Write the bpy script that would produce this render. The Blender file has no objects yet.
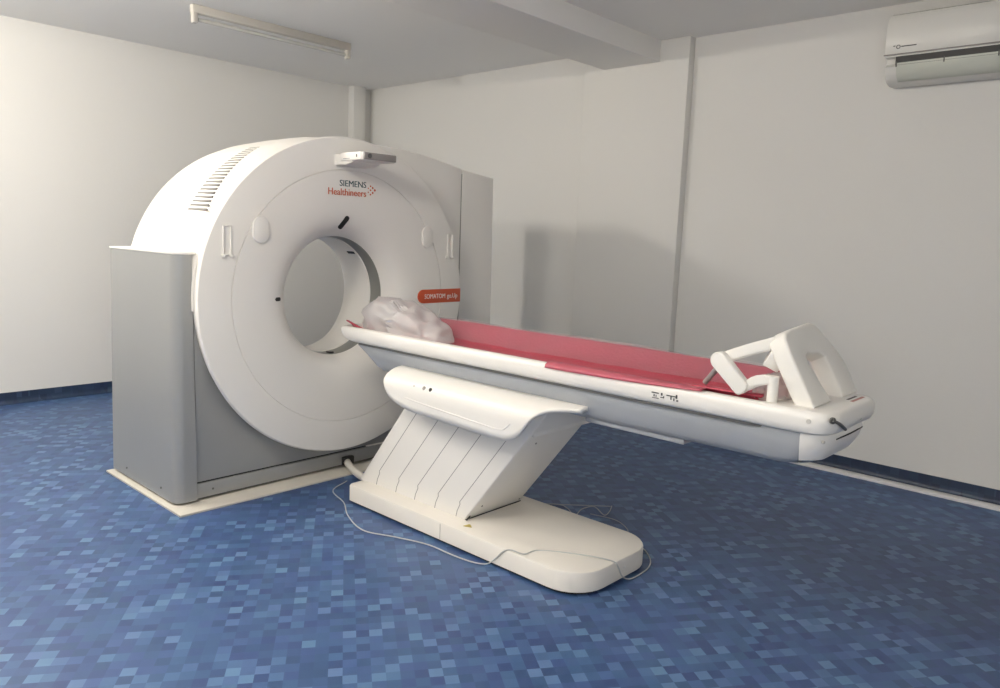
import bpy, bmesh, math, random
from mathutils import Vector, Matrix, noise
random.seed(7)
PI = math.pi
scn = bpy.context.scene
COL = scn.collection

# ------------------------------------------------------------------ materials
def mat(name, col, rough=0.5, metal=0.0, bump=None, spec=0.5, coat=0.0, vary=0.0, vscale=6.0):
    m = bpy.data.materials.new(name); m.use_nodes = True
    nt = m.node_tree; b = nt.nodes['Principled BSDF']
    b.inputs['Base Color'].default_value = (*col, 1)
    b.inputs['Roughness'].default_value = rough
    b.inputs['Metallic'].default_value = metal
    b.inputs['Specular IOR Level'].default_value = spec
    if coat: b.inputs['Coat Weight'].default_value = coat
    tc = nt.nodes.new('ShaderNodeTexCoord')
    if vary:
        n = nt.nodes.new('ShaderNodeTexNoise'); n.inputs['Scale'].default_value = vscale; n.inputs['Detail'].default_value = 3
        nt.links.new(tc.outputs['Object'], n.inputs['Vector'])
        mx = nt.nodes.new('ShaderNodeMix'); mx.data_type = 'RGBA'
        mx.inputs[6].default_value = (*[c * (1 - vary) for c in col], 1)
        mx.inputs[7].default_value = (*[min(1, c * (1 + vary)) for c in col], 1)
        nt.links.new(n.outputs['Fac'], mx.inputs[0]); nt.links.new(mx.outputs[2], b.inputs['Base Color'])
    if bump:
        n = nt.nodes.new('ShaderNodeTexNoise'); n.inputs['Scale'].default_value = bump[0]; n.inputs['Detail'].default_value = 4
        nt.links.new(tc.outputs['Object'], n.inputs['Vector'])
        bp = nt.nodes.new('ShaderNodeBump'); bp.inputs['Strength'].default_value = bump[1]; bp.inputs['Distance'].default_value = bump[2]
        nt.links.new(n.outputs['Fac'], bp.inputs['Height']); nt.links.new(bp.outputs['Normal'], b.inputs['Normal'])
    return m

M = {}
M['wall'] = mat('painted_wall', (0.725, 0.715, 0.685), 0.75, bump=(40, 0.15, 0.004), spec=0.25, vary=0.015, vscale=1.3)
M['ceiling'] = mat('painted_ceiling', (0.86, 0.85, 0.825), 0.85, bump=(30, 0.12, 0.004), spec=0.2, vary=0.015, vscale=1.0)
M['white'] = mat('gantry_white_plastic', (0.79, 0.765, 0.72), 0.42, spec=0.4, vary=0.01, vscale=2)
M['arch'] = mat('gantry_arch_plastic', (0.79, 0.765, 0.72), 0.38, spec=0.4)
M['table_white'] = mat('table_white_plastic', (0.78, 0.755, 0.71), 0.36, spec=0.45)
M['table_cream'] = mat('table_cream_plastic', (0.74, 0.705, 0.645), 0.45, spec=0.4, vary=0.012, vscale=5)
M['carriage'] = mat('carriage_shaded_plastic', (0.31, 0.325, 0.345), 0.45, spec=0.4)  # bluish grey holds the shade under the rim and the floor's reflection
M['grey'] = mat('grey_metallic_lacquer', (0.32, 0.325, 0.32), 0.42, metal=0.35, vary=0.02, vscale=3)
M['darkgrey'] = mat('dark_grey_plastic', (0.10, 0.10, 0.095), 0.5)
M['mylar'] = mat('bore_scan_window', (0.20, 0.20, 0.18), 0.3)
M['black'] = mat('black_plastic', (0.012, 0.012, 0.012), 0.4)
M['shadowgap'] = mat('black_joint_gap_shade', (0.02, 0.02, 0.02), 0.8)  # near-black for joints; on the gantry foot it paints the gap's shade
M['orange'] = mat('orange_badge', (0.56, 0.085, 0.03), 0.45)
M['teal_ink'] = mat('dark_teal_ink', (0.02, 0.07, 0.08), 0.5)
M['orange_ink'] = mat('orange_ink', (0.55, 0.12, 0.05), 0.5)
M['white_ink'] = mat('white_ink', (0.85, 0.82, 0.78), 0.5)
M['ink'] = mat('dark_grey_ink', (0.06, 0.06, 0.06), 0.5)
M['red_ink'] = mat('faded_red_ink', (0.45, 0.2, 0.17), 0.5)
M['groove'] = mat('panel_joint', (0.30, 0.29, 0.27), 0.7)
M['vent'] = mat('vent_slot_grey', (0.20, 0.195, 0.18), 0.7)
M['plate'] = mat('cream_floor_plate', (0.56, 0.53, 0.47), 0.5, vary=0.03, vscale=8)
M['cap_grey'] = mat('pale_grey_cap', (.52, .50, .46), .5)
M['panel_grey'] = mat('console_grey_face', (0.27, 0.25, 0.235), 0.4)
M['ac'] = mat('ac_white_plastic', (0.70, 0.69, 0.65), 0.35)
M['ac_flap'] = mat('ac_flap_plastic', (0.58, 0.60, 0.53), 0.4)
M['wire'] = mat('grey_cable', (0.46, 0.47, 0.46), 0.5)
M['wire_dark'] = mat('thin_grey_cord', (0.36, 0.37, 0.38), 0.5)
M['yellow'] = mat('yellow_label', (0.45, 0.36, 0.08), 0.5)
M['foam'] = mat('white_moulded_plastic', (0.80, 0.775, 0.72), 0.5, spec=0.35)
M['metal'] = mat('brushed_grey_metal', (0.36, 0.34, 0.31), 0.4, metal=0.5)
M['trunk'] = mat('white_trunking', (0.80, 0.79, 0.78), 0.5)
M['tube'] = mat('unlit_fluorescent_tube', (0.62, 0.61, 0.57), 0.3)
M['lampbody'] = mat('lamp_white_metal', (0.60, 0.57, 0.52), 0.5)

def floor_mat(name, dark=1.0):
    m = bpy.data.materials.new(name); m.use_nodes = True
    nt = m.node_tree; b = nt.nodes['Principled BSDF']; N = nt.nodes.new; L = nt.links.new
    tc = N('ShaderNodeTexCoord')
    mp = N('ShaderNodeMapping'); mp.inputs['Rotation'].default_value = (0, 0, math.radians(-54.3)); mp.inputs['Scale'].default_value = (1 / 0.0485,) * 3
    L(tc.outputs['Object'], mp.inputs['Vector'])
    fl = N('ShaderNodeVectorMath'); fl.operation = 'FLOOR'; L(mp.outputs['Vector'], fl.inputs[0])
    wn = N('ShaderNodeTexWhiteNoise'); wn.noise_dimensions = '3D'; L(fl.outputs[0], wn.inputs['Vector'])
    # lighter tiles mostly stand alone: on every other cell the pale end of the range is cut
    dt = N('ShaderNodeVectorMath'); dt.operation = 'DOT_PRODUCT'; dt.inputs[1].default_value = (.5, .5, 0); L(fl.outputs[0], dt.inputs[0])
    fr = N('ShaderNodeMath'); fr.operation = 'FRACT'; L(dt.outputs['Value'], fr.inputs[0])
    sb = N('ShaderNodeMath'); sb.operation = 'MULTIPLY_ADD'; sb.inputs[1].default_value = -.44; L(fr.outputs[0], sb.inputs[0]); L(wn.outputs['Value'], sb.inputs[2])
    cr = N('ShaderNodeValToRGB'); cr.color_ramp.interpolation = 'LINEAR'
    e = cr.color_ramp.elements
    cs = [(0.0, (0.026, 0.062, 0.168)), (0.25, (0.033, 0.077, 0.196)), (0.62, (0.040, 0.092, 0.226)), (0.74, (0.054, 0.118, 0.258)), (0.80, (0.074, 0.150, 0.295)), (1.0, (0.088, 0.172, 0.320))]
    while len(e) < len(cs): e.new(0.5)
    for k, (p, c) in enumerate(cs):
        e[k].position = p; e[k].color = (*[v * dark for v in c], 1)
    L(sb.outputs[0], cr.inputs['Fac'])
    # slight drift of hue from tile to tile
    sp = N('ShaderNodeSeparateColor'); L(wn.outputs['Color'], sp.inputs[0])
    mr = N('ShaderNodeMapRange'); mr.inputs['To Min'].default_value = .490; mr.inputs['To Max'].default_value = .508; L(sp.outputs[1], mr.inputs['Value'])
    hs = N('ShaderNodeHueSaturation'); hs.inputs['Saturation'].default_value = 0.97; L(mr.outputs[0], hs.inputs['Hue']); L(cr.outputs['Color'], hs.inputs['Color'])
    L(hs.outputs['Color'], b.inputs['Base Color'])
    b.inputs['Roughness'].default_value = 0.42; b.inputs['Specular IOR Level'].default_value = 0.55
    bp = N('ShaderNodeBump'); bp.inputs['Strength'].default_value = 0.12; bp.inputs['Distance'].default_value = 0.002
    n2 = N('ShaderNodeTexNoise'); n2.inputs['Scale'].default_value = 220; L(tc.outputs['Object'], n2.inputs['Vector'])
    L(n2.outputs['Fac'], bp.inputs['Height']); L(bp.outputs['Normal'], b.inputs['Normal'])
    return m
M['floor'] = floor_mat('blue_checked_vinyl')
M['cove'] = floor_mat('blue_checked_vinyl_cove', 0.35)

def mat_vinyl():
    m = mat('red_vinyl', (0.44, 0.048, 0.080), 0.36, spec=0.5, vary=0.06, vscale=7)
    nt = m.node_tree; b = nt.nodes['Principled BSDF']
    tc = [n for n in nt.nodes if n.bl_idname == 'ShaderNodeTexCoord'][0]
    v = nt.nodes.new('ShaderNodeTexVoronoi'); v.inputs['Scale'].default_value = 70
    nt.links.new(tc.outputs['Object'], v.inputs['Vector'])
    bp = nt.nodes.new('ShaderNodeBump'); bp.inputs['Strength'].default_value = 0.35; bp.inputs['Distance'].default_value = 0.004
    nt.links.new(v.outputs['Distance'], bp.inputs['Height']); nt.links.new(bp.outputs['Normal'], b.inputs['Normal'])
    return m
M['red'] = mat_vinyl()

def mat_film(name, col, alpha, rough=0.25, bumpscale=14, strength=0.5):
    m = mat(name, col, rough, bump=(bumpscale, strength, 0.01), spec=0.6)
    nt = m.node_tree; b = nt.nodes['Principled BSDF']; out = [n for n in nt.nodes if n.bl_idname == 'ShaderNodeOutputMaterial'][0]
    tl = nt.nodes.new('ShaderNodeBsdfTranslucent'); tl.inputs['Color'].default_value = (*col, 1)
    a = nt.nodes.new('ShaderNodeMixShader'); a.inputs[0].default_value = 0.3
    nt.links.new(b.outputs[0], a.inputs[1]); nt.links.new(tl.outputs[0], a.inputs[2])
    tr = nt.nodes.new('ShaderNodeBsdfTransparent')
    mx = nt.nodes.new('ShaderNodeMixShader'); mx.inputs[0].default_value = alpha
    nt.links.new(tr.outputs[0], mx.inputs[1]); nt.links.new(a.outputs[0], mx.inputs[2]); nt.links.new(mx.outputs[0], out.inputs['Surface'])
    return m
M['film'] = mat_film('clear_pink_film', (0.66, 0.40, 0.45), 0.36, 0.2)
M['fold'] = mat_film('pink_folded_film', (0.66, 0.17, 0.22), 0.85, 0.3, 30, 0.3)
M['bag'] = mat_film('cloudy_white_plastic', (0.76, 0.745, 0.735), 0.72, 0.3, 25, 0.3)
M['bubble'] = mat_film('cloudy_clear_plastic', (0.80, 0.77, 0.75), 0.55, 0.25, 60, 0.6)

# ------------------------------------------------------------------ object helpers
def link(name, bm, m, parent=None, angle=38, label=None, solid=None, subsurf=0, recalc=True):
    me = bpy.data.meshes.new(name)
    if recalc: bmesh.ops.recalc_face_normals(bm, faces=bm.faces[:])
    bm.to_mesh(me); bm.free()
    me.materials.append(m)
    for p in me.polygons: p.use_smooth = True
    me.set_sharp_from_angle(angle=math.radians(angle))
    o = bpy.data.objects.new(name, me); COL.objects.link(o)
    if solid:
        md = o.modifiers.new('thickness', 'SOLIDIFY'); md.thickness = solid; md.offset = 0
    if subsurf:
        md = o.modifiers.new('smooth', 'SUBSURF'); md.levels = subsurf; md.render_levels = subsurf
    if parent:
        o.parent = parent
        if parent.type == 'EMPTY': o.location = -parent.location
    if label: o['label'] = label
    return o

def rebase(o):
    vs = o.data.vertices
    lo = [min(v.co[i] for v in vs) for i in range(3)]; hi = [max(v.co[i] for v in vs) for i in range(3)]
    c = Vector(((lo[0] + hi[0]) / 2, (lo[1] + hi[1]) / 2, lo[2]))
    for v in vs: v.co -= c
    o.location = c
    return o

def tag(o, label, cat, group=None):
    o['label'] = label; o['category'] = cat
    if group: o['group'] = group
    return o

def empty(name, loc, label, cat):
    o = bpy.data.objects.new(name, None); o.location = loc; COL.objects.link(o); o.empty_display_size = 0.1
    return tag(o, label, cat)

def struct(o):
    o['kind'] = 'structure'; return o

def add_box(bm, x0, x1, y0, y1, z0, z1, bev=0.0, seg=2):
    b = bmesh.new()
    bmesh.ops.create_cube(b, size=1)
    for v in b.verts:
        v.co = Vector(((x0 + x1) / 2 + v.co.x * (x1 - x0), (y0 + y1) / 2 + v.co.y * (y1 - y0), (z0 + z1) / 2 + v.co.z * (z1 - z0)))
    if bev: bmesh.ops.bevel(b, geom=b.edges[:], offset=bev, segments=seg, affect='EDGES', profile=0.5)
    merge(bm, b)
    return bm

def merge(bm, b, mtx=None):
    if mtx is not None: bmesh.ops.transform(b, matrix=mtx, verts=b.verts[:])
    me = bpy.data.meshes.new('tmp'); b.to_mesh(me); b.free(); bm.from_mesh(me); bpy.data.meshes.remove(me)

def prism(bm, pts, to3, a, b, bev=0.0, seg=2):
    """polygon pts extruded between depths a and b; to3(p, depth) -> world"""
    t = bmesh.new()
    A = [t.verts.new(to3(p, a)) for p in pts]; B = [t.verts.new(to3(p, b)) for p in pts]
    t.faces.new(A); t.faces.new(B[::-1])
    n = len(pts)
    for i in range(n): t.faces.new((A[i], B[i], B[(i + 1) % n], A[(i + 1) % n]))
    bmesh.ops.recalc_face_normals(t, faces=t.faces[:])
    if bev:
        cap = [e for e in t.edges if (e.verts[0] in A and e.verts[1] in A) or (e.verts[0] in B and e.verts[1] in B)]
        bmesh.ops.bevel(t, geom=cap, offset=bev, segments=seg, affect='EDGES', profile=0.5)
    merge(bm, t)
    return bm

XZ = lambda p, d: Vector((p[0], d, p[1]))
YZ = lambda p, d: Vector((d, p[0], p[1]))
XY = lambda p, d: Vector((p[0], p[1], d))

def loft(bm, rings, cap0=True, cap1=True, closed=True):
    V = [[bm.verts.new(p) for p in r] for r in rings]
    n = len(rings[0])
    for i in range(len(V) - 1):
        for j in range(n if closed else n - 1):
            k = (j + 1) % n
            bm.faces.new((V[i][j], V[i][k], V[i + 1][k], V[i + 1][j]))
    if cap0: bm.faces.new(V[0][::-1])
    if cap1: bm.faces.new(V[-1])
    return bm

def rr(x0, x1, y0, y1, rn, rf, n=7):
    """rounded rectangle, near corners radius rn (y0), far corners rf (y1), counter-clockwise"""
    out = []
    for cx, cy, r, a0 in ((x0 + rn, y0 + rn, rn, 180), (x1 - rn, y0 + rn, rn, 270), (x1 - rf, y1 - rf, rf, 0), (x0 + rf, y1 - rf, rf, 90)):
        for k in range(n):
            a = math.radians(a0 + 90 * k / (n - 1)); out.append((cx + r * math.cos(a), cy + r * math.sin(a)))
    return out

def smooth_path(pts, n=8):
    P = [Vector(p) for p in pts]; P = [2 * P[0] - P[1]] + P + [2 * P[-1] - P[-2]]
    out = []
    for i in range(1, len(P) - 2):
        for k in range(n):
            t = k / n; a, b, c, d = P[i - 1], P[i], P[i + 1], P[i + 2]
            out.append(0.5 * ((2 * b) + (c - a) * t + (2 * a - 5 * b + 4 * c - d) * t * t + (3 * b - a - 3 * c + d) * t ** 3))
    out.append(P[-2]); return out

def tube(bm, pts, r, sides=8, smooth=True, n=8):
    P = smooth_path(pts, n) if smooth else [Vector(p) for p in pts]
    rings = []; up = Vector((0.13, 0.21, 1)).normalized()
    for i, p in enumerate(P):
        t = (P[min(i + 1, len(P) - 1)] - P[max(i - 1, 0)]).normalized()
        u = up - t * up.dot(t)
        if u.length < 1e-4: u = Vector((1, 0, 0)) - t * t.x
        u.normalize(); w = t.cross(u); up = u
        rings.append([p + r * (math.cos(2 * PI * k / sides) * u + math.sin(2 * PI * k / sides) * w) for k in range(sides)])
    return loft(bm, rings)

GX, GZ = 2.70, 1.09
RX, RZ = 2.692, 1.092                                  # axis of the scanner bore
def ring_pt(r, deg, y):                              # deg measured from straight up, clockwise seen from the front
    a = math.radians(deg); return Vector((RX + r * math.sin(a), y, RZ + r * math.cos(a)))

def lathe(bm, prof, a0=0.0, a1=360.0, seg=128, closed_prof=False):
    full = abs(a1 - a0 - 360) < 1e-6
    n = seg if full else seg + 1
    V = [[bm.verts.new(ring_pt(r, a0 + (a1 - a0) * i / seg, y)) for r, y in prof] for i in range(n)]
    m = len(prof)
    for i in range(seg):
        A, B = V[i], V[(i + 1) % n]
        for j in range(m if closed_prof else m - 1):
            k = (j + 1) % m
            bm.faces.new((A[j], A[k], B[k], B[j]))
    if not full and closed_prof:
        bm.faces.new(V[0]); bm.faces.new(V[-1][::-1])
    return bm

def text_bm(s, size, mtx, width=None, bold=0.0, depth=0.0006):
    cu = bpy.data.curves.new('t', 'FONT'); cu.body = s; cu.size = size; cu.offset = bold; cu.extrude = depth; cu.resolution_u = 3
    ob = bpy.data.objects.new('t', cu); COL.objects.link(ob)
    bpy.context.view_layer.update()
    me = bpy.data.meshes.new_from_object(ob.evaluated_get(bpy.context.evaluated_depsgraph_get()))
    bpy.data.objects.remove(ob); bpy.data.curves.remove(cu)
    b = bmesh.new(); b.from_mesh(me); bpy.data.meshes.remove(me)
    xs = [v.co.x for v in b.verts]; x0, x1 = min(xs), max(xs)
    sx = width / (x1 - x0) if width else 1
    for v in b.verts: v.co.x = (v.co.x - x0) * sx
    bmesh.ops.transform(b, matrix=mtx, verts=b.verts[:])
    return b
FRONT = lambda x, y, z: Matrix(((1, 0, 0, x), (0, 0, -1, y), (0, 1, 0, z), (0, 0, 0, 1)))     # text reading along +x on a face looking to -y
LEFT = lambda x, y, z: Matrix(((0, 0, -1, x), (-1, 0, 0, y), (0, 1, 0, z), (0, 0, 0, 1)))     # text reading along -y on a face looking to -x

# ------------------------------------------------------------------ the room
XR, YL, XN, YN, HC = 5.273, 6.92, -1.5, -1.4, 3.0
def block(name, m, *a, **k):
    bm = bmesh.new(); add_box(bm, *a, **k); return struct(link(name, bm, M[m]))
block('floor', 'floor', XN - .1, XR + .1, YN - .1, YL + .1, -0.1, 0)
block('ceiling', 'ceiling', XN - .1, XR + .1, YN - .1, YL + .1, HC, HC + .1)
block('wall_left', 'wall', XN - .1, XR + .1, YL, YL + .1, 0, HC)
block('wall_right', 'wall', XR, XR + .1, YN, YL, 0, HC)
block('wall_back', 'wall', XN - .1, XR + .1, YN - .1, YN, 0, HC)
block('wall_front', 'wall', XN - .1, XN, YN, YL, 0, HC)
def plaster(name, *a, bev=.006):
    return block(name, 'wall', *a, bev=bev)
plaster('trim_1', XR - .078, XR + .01, 2.99, 3.95, 0, HC)            # pilaster under the beam
plaster('trim_2', 4.985, 5.14, 6.82, YL, 0, HC)                          # boxed column in the far corner
bm = bmesh.new(); add_box(bm, XN, XR - .002, 3.24, 3.76, 2.842, HC + .02, bev=.006)
struct(link('trim_3', bm, M['ceiling']))                               # ceiling beam
# coved vinyl skirting
def cove(name, pts2, to3, a, b):
    bm = bmesh.new(); prism(bm, pts2, to3, a, b); return struct(link(name, bm, M['cove'], angle=60))
prof = [(0.0, 0.0), (-0.035, 0.0), (-0.02, 0.005), (-0.010, 0.016), (-0.006, 0.035), (-0.006, 0.095), (0.0, 0.095)]
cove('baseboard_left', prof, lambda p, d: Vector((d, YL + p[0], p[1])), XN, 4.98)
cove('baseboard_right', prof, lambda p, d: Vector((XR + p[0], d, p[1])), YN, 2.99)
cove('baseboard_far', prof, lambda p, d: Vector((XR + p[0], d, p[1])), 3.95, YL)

# ------------------------------------------------------------------ CT gantry
G = empty('scanner_gantry', (GX, 4.2, 0), 'big white ring-shaped CT scanner gantry with grey side cabinet, on the blue floor', 'CT scanner')
def part(name, bm, m, parent=G, **k): return link(name, bm, M[m], parent, **k)

# floor plate
bm = bmesh.new(); add_box(bm, 1.640, 4.12, 3.69, 4.68, 0.0, 0.012, bev=.002)
part('base_plate', bm, 'plate', label='cream flat floor plate')
# plinth gap: foot block blackened to stand for the shade in it
bm = bmesh.new(); add_box(bm, 1.74, 4.00, 3.86, 4.62, 0.012, 0.04)
part('foot', bm, 'shadowgap')
# grey side cabinet wrapping round the corner
bm = bmesh.new()
out = rr(1.700, 1.795, 3.826, 4.655, 0.0001, 0.0001, 2)
pts = []
for k in range(9):
    a = math.radians(180 + 90 * k / 8); pts.append((1.755 + .055 * math.cos(a), 3.881 + .055 * math.sin(a)))
pts += [(1.790, 3.826), (1.790, 3.86), (1.83, 3.86), (1.83, 4.655), (1.700, 4.655)]
def flare(x, y, z):
    k = (1.337 - z) / 1.31
    return Vector((x - (.028 * k if x < 1.76 else 0), y + (-.014 * k if y < 3.86 else 0), z))
loft(bm, [[flare(x, y, z) for x, y in pts] for z in (.026, .6, 1.333, 1.337)])
cab = part('side_cabinet', bm, 'grey', label='tall grey side cabinet panel')
bm = bmesh.new()
pts2 = []
for k in range(9):
    a = math.radians(180 + 90 * k / 8); pts2.append((1.751 + .055 * math.cos(a), 3.877 + .055 * math.sin(a)))
pts2 += [(1.80, 3.822), (1.83, 3.83), (1.83, 4.66), (1.696, 4.66)]
prism(bm, pts2, XY, 1.337, 1.349, bev=.003)
part('cabinet_lid', bm, 'arch', parent=cab, label='white lid strip')
for y, z in ((4.45, .075), (3.99, .075)):
    bm = bmesh.new(); tube(bm, [(1.679, y, z), (1.670, y, z)], .006, 10, smooth=False)
    part('screw', bm, 'darkgrey', parent=cab)
# grey lower front panel with arc cut, and plinth
bm = bmesh.new()
pts = [(1.797, .118), (3.70, .118), (3.70, 1.09)]
for k in range(33):
    a = math.radians(90 + 180 * k / 32); pts.append((GX + .83 * math.sin(a), GZ + .83 * math.cos(a)))
pts += [(1.797, 1.09)]
prism(bm, pts, XZ, 3.829, 3.86, bev=.002)
part('lower_front_panel', bm, 'grey', label='grey lower front panel behind the ring')
bm = bmesh.new(); add_box(bm, 1.797, 3.70, 3.828, 3.86, .026, .108, bev=.003)
pl = part('plinth_panel', bm, 'grey', label='grey plinth strip')
bm = bmesh.new(); tube(bm, [(1.885, 3.829, .065), (1.885, 3.8265, .065)], .006, 10, smooth=False)
part('screw', bm, 'darkgrey', parent=pl)
bm = bmesh.new(); add_box(bm, 1.797, 3.70, 3.84, 3.88, .02, .20)
part('joint_seal', bm, 'shadowgap')

# white arch cover over the top
bm = bmesh.new()
lathe(bm, [(.886, 3.80), (.902, 3.805), (.912, 3.83), (.932, 3.86), (.941, 4.0), (.940, 4.3), (.934, 4.52), (.922, 4.63), (.90, 4.665), (.86, 4.68), (.80, 4.685), (.80, 4.64), (.88, 4.60), (.88, 4.3), (.88, 3.80)], -93, 100, 120, closed_prof=True)
arch = part('arch_cover', bm, 'arch', label='bright white curved top shell')
bm = bmesh.new()
nv = 21
for k in range(nv):
    t = k / (nv - 1); a = -59.3 + t * 33.0
    y0 = 3.846 + .150 * t; y1 = 4.050 + .060 * t
    b = bmesh.new(); r0, r1 = .930, .9415
    pr = [ring_pt(r1, a - .36, y0), ring_pt(r1, a + .36, y0), ring_pt(r1, a + .36, y1), ring_pt(r1, a - .36, y1)]
    pq = [ring_pt(r0, a - .36, y0), ring_pt(r0, a + .36, y0), ring_pt(r0, a + .36, y1), ring_pt(r0, a - .36, y1)]
    loft(b, [pq, pr]); merge(bm, b)
part('vent_grille', bm, 'vent', parent=arch, label='row of dark vent slots')

# dished front cover with bore flare
bm = bmesh.new()
gr = .742
prof = [(.87, 3.86), (.890, 3.845), (.902, 3.82), (.918, 3.765), (.930, 3.738), (.930, 3.733), (.922, 3.7195), (.918, 3.7185), (gr + .008, 3.716), (gr + .003, 3.716), (gr + .002, 3.7215), (gr - .002, 3.7215), (gr - .003, 3.716), (gr - .008, 3.716),
        (.64, 3.717), (.56, 3.722), (.50, 3.730), (.46, 3.741), (.43, 3.755), (.405, 3.775), (.385, 3.80), (.369, 3.835), (.360, 3.868)]
lathe(bm, prof, seg=160)
fc = part('front_cover', bm, 'white', label='white dished ring front cover')
# bore
bm = bmesh.new(); lathe(bm, [(.360, 3.868), (.357, 3.880), (.355, 3.962), (.357, 3.972)], seg=128)
part('scan_window_band', bm, 'mylar', label='dark grey band inside the bore')
bm = bmesh.new(); lathe(bm, [(.357, 3.972), (.350, 3.975), (.350, 4.16), (.354, 4.205), (.366, 4.25), (.385, 4.29), (.42, 4.35), (.50, 4.46), (.60, 4.58), (.80, 4.685)], seg=128)
part('bore_tunnel', bm, 'white')
# right shoulder cover
top = [(2.95, 2.018), (3.18, 2.012), (3.40, 1.988), (3.60, 1.955), (3.711, 1.932)]
bm = bmesh.new()
pts = [(3.711, .03), (3.711, 1.932)] + top[-2::-1]
for k in range(25):
    a = math.radians(8 + 160 * k / 24); pts.append((GX + .80 * math.sin(a), GZ + .80 * math.cos(a)))
pts += [(2.95, .03)]
prism(bm, pts, XZ, 3.83, 4.62, bev=.012)
part('shoulder_cover', bm, 'white')
bm = bmesh.new()
pts = [(3.716, .03), (4.075, .03), (4.062, .6), (4.034, 1.895), (3.716, 1.931)]
prism(bm, pts, XZ, 3.832, 4.70, bev=.014, seg=3)
part('side_panel', bm, 'white', label='pale tall side panel right of the ring')
bm = bmesh.new(); add_box(bm, 3.70, 3.73, 3.836, 4.6, .04, 1.90)
part('joint_seal', bm, 'groove')

# grip recess frames
def grip(cx, z0, z1):
    bm = bmesh.new(); yf = 3.7185; w = .024; t = .0075
    def fr(x0, x1, a, b): add_box(bm, x0, x1, yf - .012, yf + .006, a, b, bev=.003)
    fr(cx - w, cx - w + t, z0, z1); fr(cx + w - t, cx + w, z0, z1); fr(cx - w, cx + w, z1 - t, z1); fr(cx - w, cx + w, z0, z0 + t)
    for sg in (-1, 1): add_box(bm, cx + sg * w - .010, cx + sg * w + .010, yf - .018, yf + .006, z0 - .012, z0 + .006, bev=.004)
    return part('grip_frame', bm, 'white')
grip(1.928, 1.340, 1.495); grip(3.506, 1.338, 1.490)
# operating pads
def pad(cx, cz, w, h, tilt):
    bm = bmesh.new()
    pts = []
    for k in range(32):
        a = 2 * PI * k / 32; x = w * math.cos(a); z = (h - w) * (1 if math.sin(a) > 0 else -1) + w * math.sin(a)
        x, z = x * math.cos(tilt) - z * math.sin(tilt), x * math.sin(tilt) + z * math.cos(tilt)
        pts.append((cx + x, cz + z))
    prism(bm, pts, XZ, 3.704, 3.73, bev=.003)
    return part('touch_pad', bm, 'white')
pad(2.118, 1.478, .046, .070, -.05); pad(3.30, 1.462, .043, .068, .05)
# laser windows and small dark openings
def capsule(name, deg, r, y, L, w, tilt, nrm):
    bm = bmesh.new(); c = ring_pt(r, deg, y); n = Vector(nrm).normalized()
    rad = (c - Vector((GX, y, GZ))).normalized(); u = rad - n * rad.dot(n); u.normalize(); v = n.cross(u)
    u, v = u * math.cos(tilt) + v * math.sin(tilt), v * math.cos(tilt) - u * math.sin(tilt)
    pts = []
    for k in range(24):
        a = 2 * PI * k / 24; pts.append((w * math.cos(a), (L - w) * (1 if math.sin(a) > 0 else -1) + w * math.sin(a)))
    prism(bm, pts, lambda p, d: c + v * p[0] + u * p[1] + n * d, -.012, .004, bev=.0015)
    return part(name, bm, 'black', label='dark laser window')
def flare_n(deg, k):
    a = math.radians(deg); return (-k * math.sin(a), -1, -k * math.cos(a))
capsule('laser_window', -2.0, .442, 3.7505, .046, .017, -.55, flare_n(-2, .45))
capsule('laser_window', -89.3, .455, 3.744,   .021, .011, 0, flare_n(-89.3, .4))
for d0, d1, y0, y1 in ((41, 44.0, 3.985, 4.055), (179, 184, 3.872, 3.91)):
    bm = bmesh.new(); b = bmesh.new(); loft(b, [[ring_pt(.354, d0, y0), ring_pt(.354, d1, y0), ring_pt(.354, d1, y1), ring_pt(.354, d0, y1)], [ring_pt(.346, d0, y0), ring_pt(.346, d1, y0), ring_pt(.346, d1, y1), ring_pt(.346, d0, y1)]]); merge(bm, b)
    part('bore_sensor', bm, 'black')
bm = bmesh.new(); bmesh.ops.create_uvsphere(bm, u_segments=16, v_segments=8, radius=.008)
for v in bm.verts: v.co = Vector((2.678 + v.co.x, 3.7215 + v.co.y * .4, .205 + v.co.z))
part('rivet', bm, 'white')

# operator console sticking out of the ring
bm = bmesh.new()
pts = [(2.588, 3.66), (2.588, 3.475), (2.60, 3.462), (2.812, 3.458), (2.826, 3.472), (2.826, 3.55), (2.80, 3.64)]
prism(bm, pts, XY, 1.878, 1.922, bev=.004)
con = part('control_console', bm, 'table_white', label='small white control box on an arm')
bm = bmesh.new(); add_box(bm, 2.597, 2.823, 3.4525, 3.466, 1.881, 1.920, bev=.004)
fp = part('console_face', bm, 'panel_grey', parent=con, label='grey front face of the control box')
bm = bmesh.new()
tube(bm, [(2.634, 3.455, 1.9005), (2.634, 3.4495, 1.9005)], .013, 18, smooth=False)
part('button', bm, 'darkgrey', parent=con)
bm = bmesh.new(); add_box(bm, 2.5855, 2.589, 3.505, 3.512, 1.893, 1.908)
part('indicator', bm, 'ink', parent=con)
bm = bmesh.new()
for k in range(5): add_box(bm, 2.5860, 2.589, 3.575 + .012 * k, 3.582 + .012 * k, 1.8865, 1.8895)
part('marking', bm, 'ink', parent=con)
bm = bmesh.new()
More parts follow.
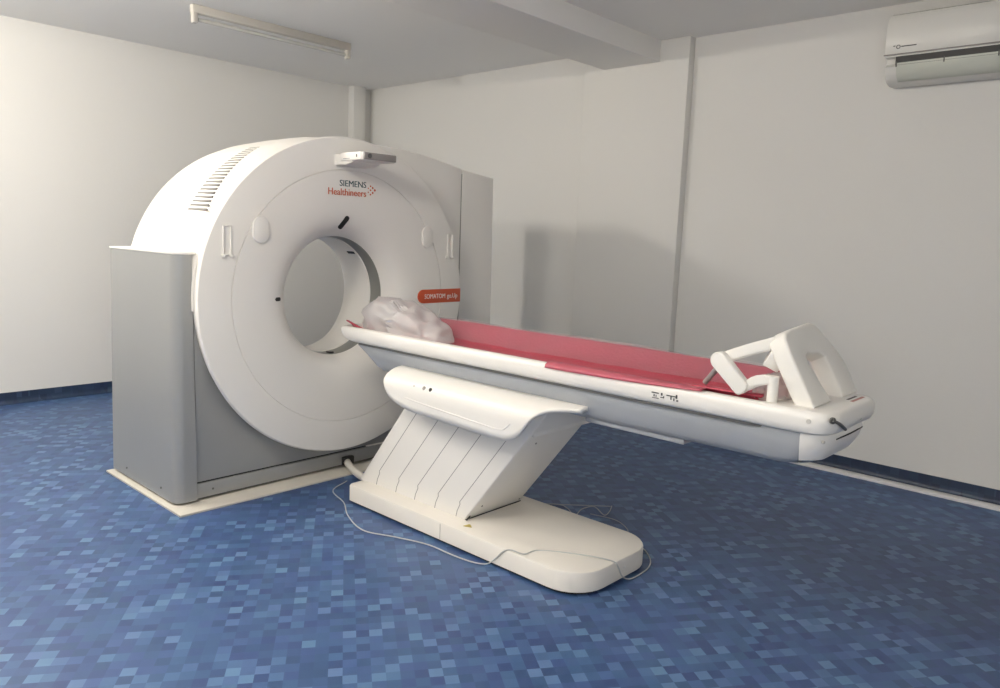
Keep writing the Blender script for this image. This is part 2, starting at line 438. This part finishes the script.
loft(bm, [[Vector(p) for p in ((2.60, 3.56, 1.872), (2.80, 3.56, 1.872), (2.80, 3.56, 1.885), (2.60, 3.56, 1.885))],
          [Vector(p) for p in ((2.596, 3.62, 1.856), (2.80, 3.62, 1.856), (2.80, 3.62, 1.91), (2.596, 3.62, 1.91))],
          [Vector(p) for p in ((2.59, 3.68, 1.858), (2.80, 3.68, 1.858), (2.80, 3.68, 1.915), (2.59, 3.68, 1.915))],
          [Vector(p) for p in ((2.586, 3.74, 1.85), (2.81, 3.74, 1.85), (2.81, 3.74, 1.92), (2.586, 3.74, 1.92))]])
bmesh.ops.bevel(bm, geom=bm.edges[:], offset=.004, segments=2, affect='EDGES')
part('console_arm', bm, 'table_white', parent=con)

# lettering
YT = 3.7165
bm = bmesh.new()
for q in (0, .0014): merge(bm, text_bm('SIEMENS', .050, FRONT(2.623 + q, YT - q * .05, 1.742), width=.188))
lg = part('logo_lettering', bm, 'teal_ink', label='dark teal lettering above orange lettering')
bm = bmesh.new()
for q in (0, .0014): merge(bm, text_bm('Healthineers', .056, FRONT(2.545 + q, YT - q * .05, 1.690), width=.266))
part('logo_second_line', bm, 'orange_ink', parent=lg, label='orange lettering')
bm = bmesh.new()
for dx, dz, r in ((.024, .036, .0042), (.040, .026, .0050), (.056, .012, .0056), (.040, -.006, .0050), (.024, -.018, .0042), (.008, .022, .0034), (.024, .010, .0044), (.008, -.004, .0034)):
    c = (2.820 + dx, 1.722 + dz * .9)
    prism(bm, [(c[0] + r * 1.3 * math.cos(2 * PI * k / 10), c[1] + r * 1.3 * math.sin(2 * PI * k / 10)) for k in range(10)], XZ, YT - .0006, YT + .0006)
part('logo_dots', bm, 'orange_ink', parent=lg)
bm = bmesh.new()
pts = [(3.616, 1.034), (3.616, 1.124)] + [(3.283 + .045 * math.cos(math.radians(90 + 180 * k / 14)), 1.079 + .045 * math.sin(math.radians(90 + 180 * k / 14))) for k in range(15)]
prism(bm, pts, XZ, 3.7145, 3.73, bev=.001)
bd = part('name_badge', bm, 'orange', label='orange name badge with white lettering')
bm = bmesh.new()
merge(bm, text_bm('SOMATOM', .044, FRONT(3.292, 3.7138, 1.0635), width=.182))
merge(bm, text_bm('go.Up', .044, FRONT(3.492, 3.7138, 1.0635), width=.094))
part('badge_lettering', bm, 'white_ink', parent=bd)
# conduit to the table
bm = bmesh.new(); tube(bm, [(2.765, 3.83, .05), (2.715, 3.70, .038), (2.675, 3.54, .034), (2.655, 3.328, .036)], .022, 12)
part('cable_conduit', bm, 'table_cream', label='cream conduit running to the table base')
bm = bmesh.new(); add_box(bm, 2.730, 2.81, 3.80, 3.832, .026, .080, bev=.008)
part('conduit_port', bm, 'black')

# ------------------------------------------------------------------ patient table
T = empty('patient_table', (GX, 2.5, 0), 'long white cantilevered patient table with slanted pedestal, in front of the scanner ring', 'examination table')
def tp(name, bm, m, parent=T, **k): return link(name, bm, M[m], parent, **k)
# base
bm = bmesh.new()
def base_ring(ins, z, zf=None):
    return [Vector((x, y, z)) for x, y in rr(2.412 + ins, 3.012 - ins, 1.722 + ins, 3.325 - ins, .17 - ins * .6, .03, 9)]
rings = [base_ring(.008, .012), base_ring(0, .016), base_ring(0, .096), base_ring(.004, .103), base_ring(.012, .106), base_ring(.085, .118), base_ring(.10, .1185)]
loft(bm, rings)
base = tp('table_base', bm, 'table_cream', label='cream low base slab with rounded end')
bm = bmesh.new(); loft(bm, [[Vector((x, y, z)) for x, y in rr(2.43, 2.992, 1.742, 3.30, .15, .03, 9)] for z in (0, .014)])
tp('rubber_edge', bm, 'shadowgap', parent=base)
bm = bmesh.new(); add_box(bm, 2.4105, 2.4125, 2.568, 2.570, .02, .098)
tp('seam', bm, 'groove', parent=base)
def tri(bm, cx, cy, s, z, rot):
    prism(bm, [(cx + s * math.cos(rot + 2 * PI * k / 3), cy + s * math.sin(rot + 2 * PI * k / 3)) for k in range(3)], XY, z, z + .0015)
bm = bmesh.new(); tri(bm, 2.466, 2.43, .026, .1140, .4); tp('warning_sticker', bm, 'yellow', parent=base, label='small yellow warning triangle')
bm = bmesh.new(); tri(bm, 2.905, 2.425, .024, .1165, .4); tp('warning_sticker', bm, 'red_ink', parent=base, label='small reddish warning triangle')
bm = bmesh.new(); bmesh.ops.create_uvsphere(bm, u_segments=12, v_segments=6, radius=.008)
for v in bm.verts: v.co = Vector((2.74 + v.co.x, 1.722 + v.co.y * .5, .062 + v.co.z))
tp('screw_cap', bm, 'table_white', parent=base)

# slanted pedestal: runs from (y 2.48..3.37 at z .118) up and out to (y 1.93..2.85 at z .76)
def ped(y, z): return y - .78 * (z - .125)
PX0, PX1 = 2.500, 2.905
bm = bmesh.new()
lv = []
for z in (.112, .20, .45, .74):
    lv.append([Vector((x, ped(y, z), z)) for x, y in rr(PX0, PX1, 2.485, 3.345, .010, .05, 5)])
loft(bm, lv)
pd = tp('pedestal', bm, 'table_white', label='slanted pedestal with telescoping slats')
# slat joints on the operator side
LN = [(3.215, 3.172), (2.978, 3.03), (2.83, 2.868), (2.688, 2.72), (2.540, 2.55)]
tops = [(410, 0)]
bm = bmesh.new()
yb = [3.185, 3.020, 2.868, 2.712, 2.556]
for y in yb:
    seg = [(y - .004, .116), (y - .012, .150), (y - .030, .186), (y - .028, .200)]
    up = [(y - .028 - .78 * (z - .20), z) for z in (.20, .40, .70)]
    P = seg + up[1:]
    for a, b in zip(P, P[1:]):
        w = .0022
        q = bmesh.new()
        loft(q, [[Vector((PX0 - .0008, a[0] - w, a[1])), Vector((PX0 - .0008, a[0] + w, a[1])), Vector((PX0 + .004, a[0] + w, a[1])), Vector((PX0 + .004, a[0] - w, a[1]))],
                 [Vector((PX0 - .0008, b[0] - w, b[1])), Vector((PX0 - .0008, b[0] + w, b[1])), Vector((PX0 + .004, b[0] + w, b[1])), Vector((PX0 + .004, b[0] - w, b[1]))]])
        merge(bm, q)
tp('slat_joint', bm, 'groove', parent=pd, label='fine dark slat joints')
bm = bmesh.new()
tube(bm, [(2.498, 2.475, .122), (2.498, 2.452, .148)], .0045, 6, smooth=False)
tube(bm, [(2.50, 2.484, .1195), (2.905, 2.484, .1195)], .0028, 6, smooth=False)
tp('base_joint', bm, 'shadowgap', parent=pd)
for x, y, z in ((2.56, ped(2.485, .19), .19), (2.60, ped(2.485, .56), .56), (2.88, ped(2.485, .14), .14)):
    bm = bmesh.new(); tube(bm, [(x, y + .002, z), (x, y - .002, z - .0015)], .005, 8, smooth=False)
    tp('screw', bm, 'groove', parent=pd)

# carriage under the table top
bm = bmesh.new()
def cr(z, hw, y0, y1, rn=.10, rf=.05): return [Vector((x, y, z)) for x, y in rr(GX - hw, GX + hw, y0, y1, rn, rf, 8)]
def rise(ring, amt=.030):
    # underside lifts gently towards the foot end
    return [Vector((p.x, p.y, p.z + amt * max(0, min(1, (1.55 - p.y) / .7)) ** 1.5)) for p in ring]
CLEV = [(.745, .13, .99, 3.10, .020), (.747, .165, .95, 3.15, .018), (.756, .190, .905, 3.185, .014), (.780, .203, .870, 3.225, .008), (.83, .210, .842, 3.30, 0), (.872, .214, .832, 3.375, 0), (.886, .210, .835, 3.375, 0)]
rings = [rise(cr(z, hw, a, b), am) for z, hw, a, b, am in CLEV]
loft(bm, rings)
car = tp('carriage', bm, 'carriage', label='under-carriage painted shade-grey beneath the white rim')
bm = bmesh.new(); add_box(bm, 2.52, 2.88, 1.36, 1.82, .740, .760, bev=.003)
tp('guide_plate', bm, 'carriage', parent=car)
# cross box where pedestal meets carriage
bm = bmesh.new(); add_box(bm, 2.515, 2.975, 2.09, 2.93, .610, .770, bev=.008)
tp('lift_head', bm, 'table_white')
# apron shells
def apron(sgn, name, label=None):
    edge = [(2.974, .772), (2.970, .745), (2.938, .692), (2.885, .657), (2.762, .631), (2.545, .623), (2.345, .617), (2.16, .614), (2.10, .626), (2.055, .655), (2.016, .703), (1.980, .745), (1.930, .775), (1.86, .790), (1.79, .797)]
    # resample along the edge
    E2 = [Vector((a, b, 0)) for a, b in edge]; E2 = smooth_path(E2, 5)
    def xo(z):   # outward bulge of the shell with height
        t = max(0, min(1, (.803 - z) / .080))
        return .203 + .124 * (1 - (1 - t) ** 2) ** .5
    rows = []
    for p in E2:
        y, zb = p.x, p.y
        col = []
        for k in range(11):
            z = .803 + (min(zb, .800) - .803) * (k / 10) ** 1.7
            yy = y
            col.append(Vector((GX + sgn * xo(z), yy, z)))
        rows.append(col)
    bm = bmesh.new(); loft(bm, rows, False, False, closed=False)
    o = link(name, bm, M['table_white'], T, angle=60, label=label)
    md = o.modifiers.new('thickness', 'SOLIDIFY'); md.thickness = .018; md.offset = 0
    return o
ap = apron(-1, 'side_apron', 'white flared apron on the near side')
apron(1, 'side_apron')
# closing webs behind the apron lip are the lift head; controls on the apron
bm = bmesh.new(); 
def disc(bm, c, r, n, d=.004, sides=16):
    n = Vector(n).normalized(); tube(bm, [Vector(c) - n * d, Vector(c) + n * d * .5], r, sides, smooth=False)
disc(bm, (2.3745, 2.622, .757), .0095, (-1, 0, .35)); 
tp('release_button', bm, 'black', parent=ap, label='small black button')
bm = bmesh.new(); disc(bm, (2.3745, 2.668, .757), .010, (-1, 0, .35)); tp('indicator', bm, 'panel_grey', parent=ap)
bm = bmesh.new(); disc(bm, (2.3745, 2.74, .756), .0035, (-1, 0, .35)); tp('indicator', bm, 'panel_grey', parent=ap)
bm = bmesh.new(); tube(bm, [(2.3645, 2.80, .690), (2.3645, 2.55, .676), (2.3645, 2.25, .662), (2.3645, 2.18, .660), (2.3645, 2.135, .668), (2.3645, 2.10, .70)], .0034, 6)
tp('embossed_line', bm, 'table_white', parent=ap)

# table top rim with concave tray and foot cap
bm = bmesh.new()
def tr(z, hw, y0, y1, rn=.075, rf=.06): return [Vector((x, y, z)) for x, y in rr(GX - hw, GX + hw, y0, y1, rn, rf, 8)]
rings = [tr(.888, .205, .86, 3.40), tr(.888, .226, .832, 3.42), tr(.896, .236, .818, 3.45), tr(.915, .241, .810, 3.485), tr(.938, .241, .808, 3.50), tr(.955, .237, .811, 3.505), tr(.964, .230, .820, 3.50), tr(.966, .222, .832, 3.495),
         tr(.9665, .205, 1.03, 3.49, .05, .05), tr(.958, .195, 1.06, 3.488, .05, .05), tr(.935, .160, 1.09, 3.485, .04, .04), tr(.918, .11, 1.12, 3.48, .03, .03), tr(.910, .05, 1.16, 3.47, .02, .02)]
loft(bm, rings)
top = tp('table_top', bm, 'table_white', label='white rimmed table top')
bm = bmesh.new(); loft(bm, [cr(.877, .2235, 1.00, 3.36), cr(.889, .2235, 1.00, 3.36)])
tp('rim_groove', bm, 'darkgrey', parent=top)
bm = bmesh.new()
rings = []
for z, hw, a, b, am in CLEV[3:]:
    rings.append([Vector((p.x, min(p.y, .918), p.z)) for p in rise(cr(z, hw + .003, a - .003, b), am)])
loft(bm, rings)
cap = tp('foot_cap', bm, 'table_white', label='white rounded cap at the foot end')
bm = bmesh.new(); tube(bm, [(2.575, .8305, .866), (2.70, .8275, .866), (2.835, .8315, .866)], .0026, 6)
tp('slot', bm, 'shadowgap', parent=cap)
bm = bmesh.new(); tube(bm, [(2.470, .815, .950), (2.505, .803, .935), (2.575, .806, .905)], .0055, 8); disc(bm, (2.475, .815, .948), .011, (-.5, -1, 0))
tp('release_lever', bm, 'darkgrey', parent=cap, label='dark release lever')
for c_, r_, n_ in (((2.4595, .885, .934), .008, (-1, 0, 0)), ((2.500, .846, .866), .006, (-.6, -1, 0)), ((2.735, .809, .915), .004, (0, -1, 0))):
    bm = bmesh.new(); disc(bm, c_, r_, n_); tp('screw_cap', bm, 'cap_grey', parent=cap)
bm = bmesh.new(); add_box(bm, 2.775, 2.865, .868, .876, .9655, .967)
tp('printed_label', bm, 'ink', parent=top)
bm = bmesh.new(); add_box(bm, 2.755, 2.875, .845, .856, .9655, .967)
tp('printed_label', bm, 'red_ink', parent=top, label='faded red printed label')
# pictograms on the rim
bm = bmesh.new()
def mk(y0, y1, z0, z1): add_box(bm, 2.4575, 2.4600, y0, y1, z0, z1)
YB = 1.475
for a, b, c, d in ((0, .040, .018, .024), (.012, .018, .0, .012), (.024, .028, .0, .010), (.004, .040, -.008, -.004), (.052, .060, .012, .026), (.050, .068, .0, .005), (.066, .070, .0, .012), (.082, .140, .016, .022), (.104, .110, .0, .016), (.132, .140, .010, .030), (.120, .126, -.004, .010), (.136, .146, -.004, .004)):
    mk(YB - b * .78, YB - a * .78, .917 + c * .72, .917 + d * .72)
tp('printed_symbols', bm, 'ink', parent=top, label='small dark printed symbols on the rim')

# ------------------------------------------------------------------ things on the table
# red vinyl mat
def mat_grid(z_add=0.0, y0=1.08, y1=3.47, ny=60, wr=0.0):
    rows = []
    for i in range(ny + 1):
        t = i / ny; y = y0 + (y1 - y0) * t
        fl = max(0, min(1, (1.50 - y) / .2))                     # near edge folded over the rim at the foot half
        xl = 2.500 * (1 - fl) + (2.478 + .045 * max(0, (1.5 - y) / .4)) * fl
        zl = .956 * (1 - fl) + .972 * fl
        tip = max(0, (y - 3.25) / .22); zl += .038 * tip ** 1.5
        taper = max(0, (1.22 - y) / .14)
        xr = 2.952; zr = 1.008
        prof = [(xl, zl), (xl + .030, zl + .001 if fl > .5 else zl - .012), (2.565, .934), (2.62, .922), (2.70, .918), (2.78, .924), (2.84, .942), (2.885, .965), (2.92, .988), (xr, zr)]
        P = smooth_path([(a, y, b) for a, b in prof], 3)
        row = []
        for p in P:
            n_ = noise.noise(Vector((p.x * 7, y * 4, 3.1))) * wr
            row.append(Vector((p.x, y - (.05 * taper * (p.x - 2.5) if taper else 0), p.z + z_add + n_)))
        rows.append(row)
    return rows
bm = bmesh.new(); loft(bm, mat_grid(wr=.004), False, False, closed=False)
mt = link('vinyl_mat', bm, M['red'], None, angle=60, solid=.007)
tag(mt, 'long red vinyl mat lying in the white table top', 'mat'); rebase(mt)
bm = bmesh.new()
rows = [r[16:] for r in mat_grid(z_add=.010, y0=1.12, y1=3.40, ny=54, wr=.010)]
loft(bm, rows, False, False, closed=False)
fm = link('plastic_cover', bm, M['film'], mt, angle=70, label='clear film over the red mat')
fm.location = -mt.location
bm = bmesh.new(); rows = []
for k in range(25):
    y = 1.995 - .72 * k / 24; w_ = 1 - (k / 24) ** 2 * .8
    rows.append([Vector((2.500, y, .9735)), Vector((2.482, y, .9740)), Vector((2.468, y, .9715)), Vector((2.468 - .013 * w_, y, .9715 - .010 * w_)), Vector((2.468 - .016 * w_, y, .9715 - .022 * w_))])
loft(bm, rows, False, False, closed=False)
fo = link('folded_film_edge', bm, M['fold'], mt, angle=70, solid=.003, label='pink film edge folded over the rim')
fo.location = -mt.location

# wrapped head holder near the bore
bm = bmesh.new(); bmesh.ops.create_icosphere(bm, subdivisions=5, radius=1)
for v in bm.verts:
    c = v.co.copy(); n = c.normalized()
    t = (n.y + 1) / 2                                             # 0 foot end, 1 bore end
    top_h = .050 + .205 * min(1, max(0, (t - .06) * 1.35)) ** 1.05
    sq = lambda q: math.copysign(abs(q) ** .75, q)
    x = 2.645 + sq(n.x) * (.125 + .020 * t); y = 3.12 + sq(n.y) * .325
    z = .936 + (top_h * (max(0, n.z) ** .7)) - (.018 * max(0, -n.z))
    q = Vector((x * 5.0, y * 4.0, z * 6))
    w1 = noise.noise(q * .8 + Vector((9, 2, 5))) * .8
    rdg = 1 - abs(noise.noise(q + Vector((w1, w1, -w1)))) * 2.6
    rdg2 = 1 - abs(noise.noise(q * 2.3 + Vector((4 + w1, 7, 1)))) * 2.6
    d = (.030 * rdg + .016 * rdg2 - .022)
    amt = max(0, min(1, (z - .93) / .05))
    v.co = Vector((x + n.x * d * amt, y + n.y * d * amt, z + n.z * d * amt))
bg = link('wrapped_head_holder', bm, M['bag'], None, angle=50)
tag(bg, 'crumpled cloudy plastic bag bundle on the red mat near the scanner bore', 'plastic bag'); rebase(bg)

# white frame at the foot end
F = empty('head_support_frame', (2.74, .93, .967), 'white moulded arch frame with jointed arm standing on the foot end of the table', 'support frame')
lean = Vector((0, .135, .24)); lean.normalize(); nrm = Vector((0, -lean.z, lean.y))
org = Vector((0, .892, .967))
PL = lambda p, d: Vector((p[0] + .002, org.y, org.z)) + lean * p[1] + nrm * d
bm = bmesh.new()
pts = [(2.525, .002), (2.680, .002), (2.676, .03), (2.632, .15), (2.640, .178), (2.670, .188), (2.770, .178), (2.800, .160), (2.805, .05), (2.795, .002), (2.945, .002), (2.958, .07), (2.955, .128), (2.918, .192), (2.848, .272), (2.822, .290), (2.79, .296), (2.60, .282), (2.552, .272), (2.530, .252), (2.520, .20)]
prism(bm, pts, PL, -.064, .0, bev=.010, seg=3)
link('arch_frame', bm, M['foam'], F)
# joint block
bm = bmesh.new()
b = bmesh.new(); add_box(b, -.028, .028, -.028, .028, -.032, .032, bev=.006)
merge(bm, b, Matrix.Translation((2.567, 1.058, 1.105)) @ Matrix.Rotation(.5, 4, 'X') @ Matrix.Rotation(.4, 4, 'Z'))
link('joint_block', bm, M['foam'], F)
def bar(bm, pts, w, th, nx=Vector((1, 0, 0)), bev=.006):
    """flat bar following points, width w in the plane, thickness th along nx"""
    P = [Vector(p) for p in pts]; rings = []
    for i, p in enumerate(P):
        t = (P[min(i + 1, len(P) - 1)] - P[max(i - 1, 0)]).normalized(); s = nx.cross(t).normalized()
        ww = w[i] if isinstance(w, (list, tuple)) else w
        rings.append([p + s * ww / 2 + nx * th / 2, p - s * ww / 2 + nx * th / 2, p - s * ww / 2 - nx * th / 2, p + s * ww / 2 - nx * th / 2])
    t = bmesh.new(); loft(t, rings)
    bmesh.ops.recalc_face_normals(t, faces=t.faces[:])
    if bev: bmesh.ops.bevel(t, geom=[e for e in t.edges if e.calc_face_angle(0) > .3], offset=bev, segments=2, affect='EDGES')
    merge(bm, t)
bm = bmesh.new(); bar(bm, [(2.525, 1.225, 1.093), (2.535, 1.13, 1.135), (2.560, 1.045, 1.168)], [.040, .042, .044], .028)
link('upper_arm', bm, M['foam'], F)
bm = bmesh.new()
c0 = Vector((2.497, 1.228, 1.085)); c1 = Vector((2.497, 1.135, .998))
dirv = (c1 - c0).normalized(); side = Vector((1, 0, 0)).cross(dirv)
pts3 = []
R0 = .031
for k in range(13):
    a = PI * k / 12; pts3.append(c0 + side * R0 * math.cos(a) - dirv * R0 * math.sin(a))
for k in range(9):
    a = PI * k / 8; pts3.append(c1 - side * R0 * .9 * math.cos(a) + dirv * R0 * .5 * math.sin(a))
prism(bm, pts3, lambda p, d: p + Vector((d, 0, 0)), -.019, .019, bev=.007, seg=3)
link('paddle_arm', bm, M['foam'], F)
bm = bmesh.new()
bar(bm, [(2.500, 1.165, .990), (2.506, 1.12, 1.010), (2.508, 1.095, 1.030), (2.510, 1.060, 1.040), (2.512, 1.035, 1.040)], [.030, .036, .038, .036, .030], .030)
link('link_arm', bm, M['foam'], F)
bm = bmesh.new(); tube(bm, [(2.512, 1.035, .964), (2.512, 1.035, 1.050), (2.512, 1.035, 1.055)], .018, 20, smooth=False)
link('post', bm, M['foam'], F)
bm = bmesh.new(); tube(bm, [(2.53, 1.245, 1.06), (2.545, 1.305, .985)], .010, 10, smooth=False)
link('metal_prong', bm, M['metal'], F, label='short grey metal prong')
# crumpled wrap beside the frame
bm = bmesh.new(); bmesh.ops.create_icosphere(bm, subdivisions=4, radius=1)
for v in bm.verts:
    n = v.co.normalized(); q = Vector((n.x * 2.2, n.y * 2.2, n.z * 2.2))
    d = 1 + .22 * (1 - 2 * abs(noise.noise(q * 1.3)))
    v.co = Vector((2.66 + n.x * .105 * d, 1.075 + n.y * .070 * d, .968 + max(-.2, n.z) * .066 * d))
wr = link('crumpled_wrap', bm, M['bubble'], None, angle=60)
tag(wr, 'small crumpled clear plastic wrap on the table between post and white frame', 'plastic wrap'); rebase(wr)

# ------------------------------------------------------------------ cables
bm = bmesh.new()
P = [(2.611, 3.605, .006), (2.45, 3.516, .006), (2.382, 3.316, .006), (2.284, 3.141, .006), (2.224, 2.932, .006), (2.288, 2.759, .006), (2.345, 2.587, .006), (2.352, 2.411, .006), (2.366, 2.30, .006), (2.395, 2.235, .010), (2.407, 2.19, .05),
     (2.408, 2.15, .092), (2.418, 2.115, .109), (2.425, 2.04, .112), (2.485, 2.02, .117), (2.551, 1.93, .119), (2.608, 1.82, .1205), (2.648, 1.755, .114), (2.664, 1.722, .106), (2.678, 1.712, .08), (2.71, 1.708, .03), (2.77, 1.700, .006), (2.90, 1.705, .005), (3.00, 1.745, .005), (3.085, 1.83, .005), (3.13, 1.92, .005)]
tube(bm, P, .0030, 8)
c = tag(link('thin_cable', bm, M['wire'], None), 'thin grey cable trailing round and over the cream table base', 'cable'); rebase(c)
bm = bmesh.new()
tube(bm, [(3.03, 2.66, .005), (3.165, 2.606, .005), (3.307, 2.46, .005), (3.462, 2.292, .005)], .002, 6)
tube(bm, [(3.14, 2.62, .008), (3.254, 2.506, .008), (3.246, 2.43, .008), (3.185, 2.335, .008), (3.30, 2.37, .008), (3.380, 2.345, .008), (3.316, 2.234, .008), (3.385, 2.245, .008), (3.463, 2.285, .008)], .0027, 6, n=10)
tube(bm, [(3.28, 2.30, .005), (3.309, 2.157, .005), (3.25, 2.041, .005), (3.16, 1.98, .005)], .002, 6)
c = tag(link('zigzag_cord', bm, M['wire_dark'], None), 'thin zigzag cord lying on the floor behind the table base', 'cord'); rebase(c)

# white trunking along the foot of the right wall
bm = bmesh.new(); add_box(bm, 5.150, 5.232, YN + .02, 2.9, 0, .016, bev=.003)
c = tag(link('floor_trunking', bm, M['trunk'], None), 'long white flat cable trunking on the floor along the right wall', 'cable trunking'); rebase(c)

# ------------------------------------------------------------------ air conditioner
A = empty('air_conditioner', (XR - .1, 1.18, 2.53), 'white split air conditioner high on the right wall', 'air conditioner')
YA0, YA1 = .72, 1.605
bm = bmesh.new()
pts = [(XR - .002, 2.94), (5.105, 2.945), (5.072, 2.93), (5.060, 2.85), (5.056, 2.72), (5.060, 2.690), (5.10, 2.685), (5.10, 2.655), (5.075, 2.635), (5.085, 2.60), (5.11, 2.565), (5.15, 2.545), (5.20, 2.540), (XR - .002, 2.545)]
prism(bm, pts, lambda p, d: Vector((p[0], d, p[1])), YA0, YA1, bev=.012, seg=3)
body = link('body', bm, M['ac'], A, angle=30)
bm = bmesh.new(); prism(bm, [(5.10, 2.935), (5.066, 2.920), (5.050, 2.88), (5.045, 2.705), (5.052, 2.696), (5.062, 2.70), (5.064, 2.88), (5.08, 2.912)], lambda p, d: Vector((p[0], d, p[1])), YA0 + .004, YA1 - .004, bev=.003)
fpn = link('front_panel', bm, M['ac'], A, angle=40)
bm = bmesh.new(); add_box(bm, 5.060, 5.12, YA0 + .02, YA1 - .065, 2.640, 2.690)
link('air_outlet', bm, M['black'], A, label='dark air outlet slot')
bm = bmesh.new(); prism(bm, [(5.058, 2.652), (5.068, 2.658), (5.078, 2.625), (5.10, 2.580), (5.135, 2.556), (5.125, 2.552), (5.088, 2.578), (5.064, 2.62)], lambda p, d: Vector((p[0], d, p[1])), YA0 + .02, YA1 - .07, bev=.002)
link('flap', bm, M['ac_flap'], A, angle=60)
for y in (YA1 - .075, YA1 - .33, YA1 - .60):
    bm = bmesh.new(); add_box(bm, 5.055, 5.085, y, y + .006, 2.630, 2.660); link('flap_clip', bm, M['darkgrey'], A)
bm = bmesh.new(); add_box(bm, 5.042, 5.047, YA0 + .01, YA1, 2.697, 2.703)
link('panel_edge', bm, M['panel_grey'], A)
bm = bmesh.new()
rg = [(.010 * math.cos(2 * PI * k / 14), .010 * math.sin(2 * PI * k / 14)) for k in range(14)]
tube(bm, [Vector((5.0455, 1.528 + a, 2.742 + b)) for a, b in rg + rg[:1]], .0022, 6, smooth=False)
add_box(bm, 5.044, 5.0475, 1.430, 1.512, 2.7395, 2.7450); add_box(bm, 5.044, 5.0475, 1.545, 1.556, 2.746, 2.751)
link('logo_mark', bm, M['ink'], fpn).location = (0, 0, 0)

for ch in A.children: ch.location.z -= .048
for ch in A.children: ch.location.y -= .02
# ------------------------------------------------------------------ unlit ceiling lamp
Lm = empty('ceiling_light', (3.22, 5.38, 2.88), 'unlit single-tube fluorescent batten light on the ceiling above the scanner', 'ceiling light')
bm = bmesh.new(); add_box(bm, 2.555, 3.885, 5.355, 5.41, 2.945, 3.0, bev=.004)
link('housing', bm, M['lampbody'], Lm)
bm = bmesh.new(); tube(bm, [(2.60, 5.378, 2.905), (3.84, 5.378, 2.905)], .014, 12, smooth=False)
link('fluorescent_tube', bm, M['tube'], Lm)
for x in (2.575, 3.865):
    bm = bmesh.new(); add_box(bm, x - .018, x + .018, 5.358, 5.402, 2.878, 2.95, bev=.006)
    link('tube_holder', bm, M['lampbody'], Lm)

# ------------------------------------------------------------------ lamps of the room and an added fill light (outside the view)
def lamp_row(x0, x1, y, z, power, n=5, col=(1, .933, .835), r=.06):
    for k in range(n):
        l = bpy.data.lights.new('fluorescent_lamp', 'POINT'); l.energy = power / n; l.color = col; l.shadow_soft_size = r
        o = bpy.data.objects.new('fluorescent_lamp', l); COL.objects.link(o)
        o.location = (x0 + (x1 - x0) * k / (n - 1), y, z)
lamp_row(-.2, 1.0, 5.0, 2.80, 150)
lamp_row(-.7, .5, 2.2, 2.80, 125)
dl = bpy.data.lights.new('added_fill_light', 'AREA'); dl.shape = 'RECTANGLE'; dl.size = 1.5; dl.size_y = 1.3; dl.energy = 30; dl.color = (.97, .98, 1)  # unseen soft fill added to brighten the room; no window is there
do = bpy.data.objects.new('added_fill_light', dl); COL.objects.link(do); do.location = (-.2, YN + .03, 1.55); do.rotation_euler = (-PI / 2, 0, PI)

w = bpy.data.worlds.new('world'); scn.world = w; w.use_nodes = True
w.node_tree.nodes['Background'].inputs['Color'].default_value = (.8, .85, 1, 1)
w.node_tree.nodes['Background'].inputs['Strength'].default_value = 0.05

# ------------------------------------------------------------------ camera
f = 757.0
def cam_axes(v1, v2):
    u = Vector((v1[0] - 500, -(v1[1] - 344), -f)).normalized(); v = Vector((v2[0] - 500, -(v2[1] - 344), -f)).normalized()
    a = (u + v).normalized(); b = (u - v).normalized()
    u = (a + b) / 2 ** .5; v = (a - b) / 2 ** .5
    return u, v, u.cross(v)
U, V, Z = cam_axes((1208, 261), (-327, 203))
cd = bpy.data.cameras.new('camera'); cam = bpy.data.objects.new('camera', cd); COL.objects.link(cam)
cd.sensor_fit = 'HORIZONTAL'; cd.sensor_width = 36; cd.lens = 36 * f / 1000; cd.clip_start = .05
R = Matrix(((U.x, U.y, U.z), (V.x, V.y, V.z), (Z.x, Z.y, Z.z)))
cam.matrix_world = Matrix.Translation((0, 0, 1.5)) @ R.to_4x4()
scn.camera = cam
scn.view_settings.view_transform = 'Standard'; scn.view_settings.look = 'None'
scn.view_settings.exposure = 0.02; scn.view_settings.gamma = 1.0; scn.view_settings.use_curve_mapping = False
scn.cycles.max_bounces = 10; scn.cycles.diffuse_bounces = 6; scn.cycles.transparent_max_bounces = 12
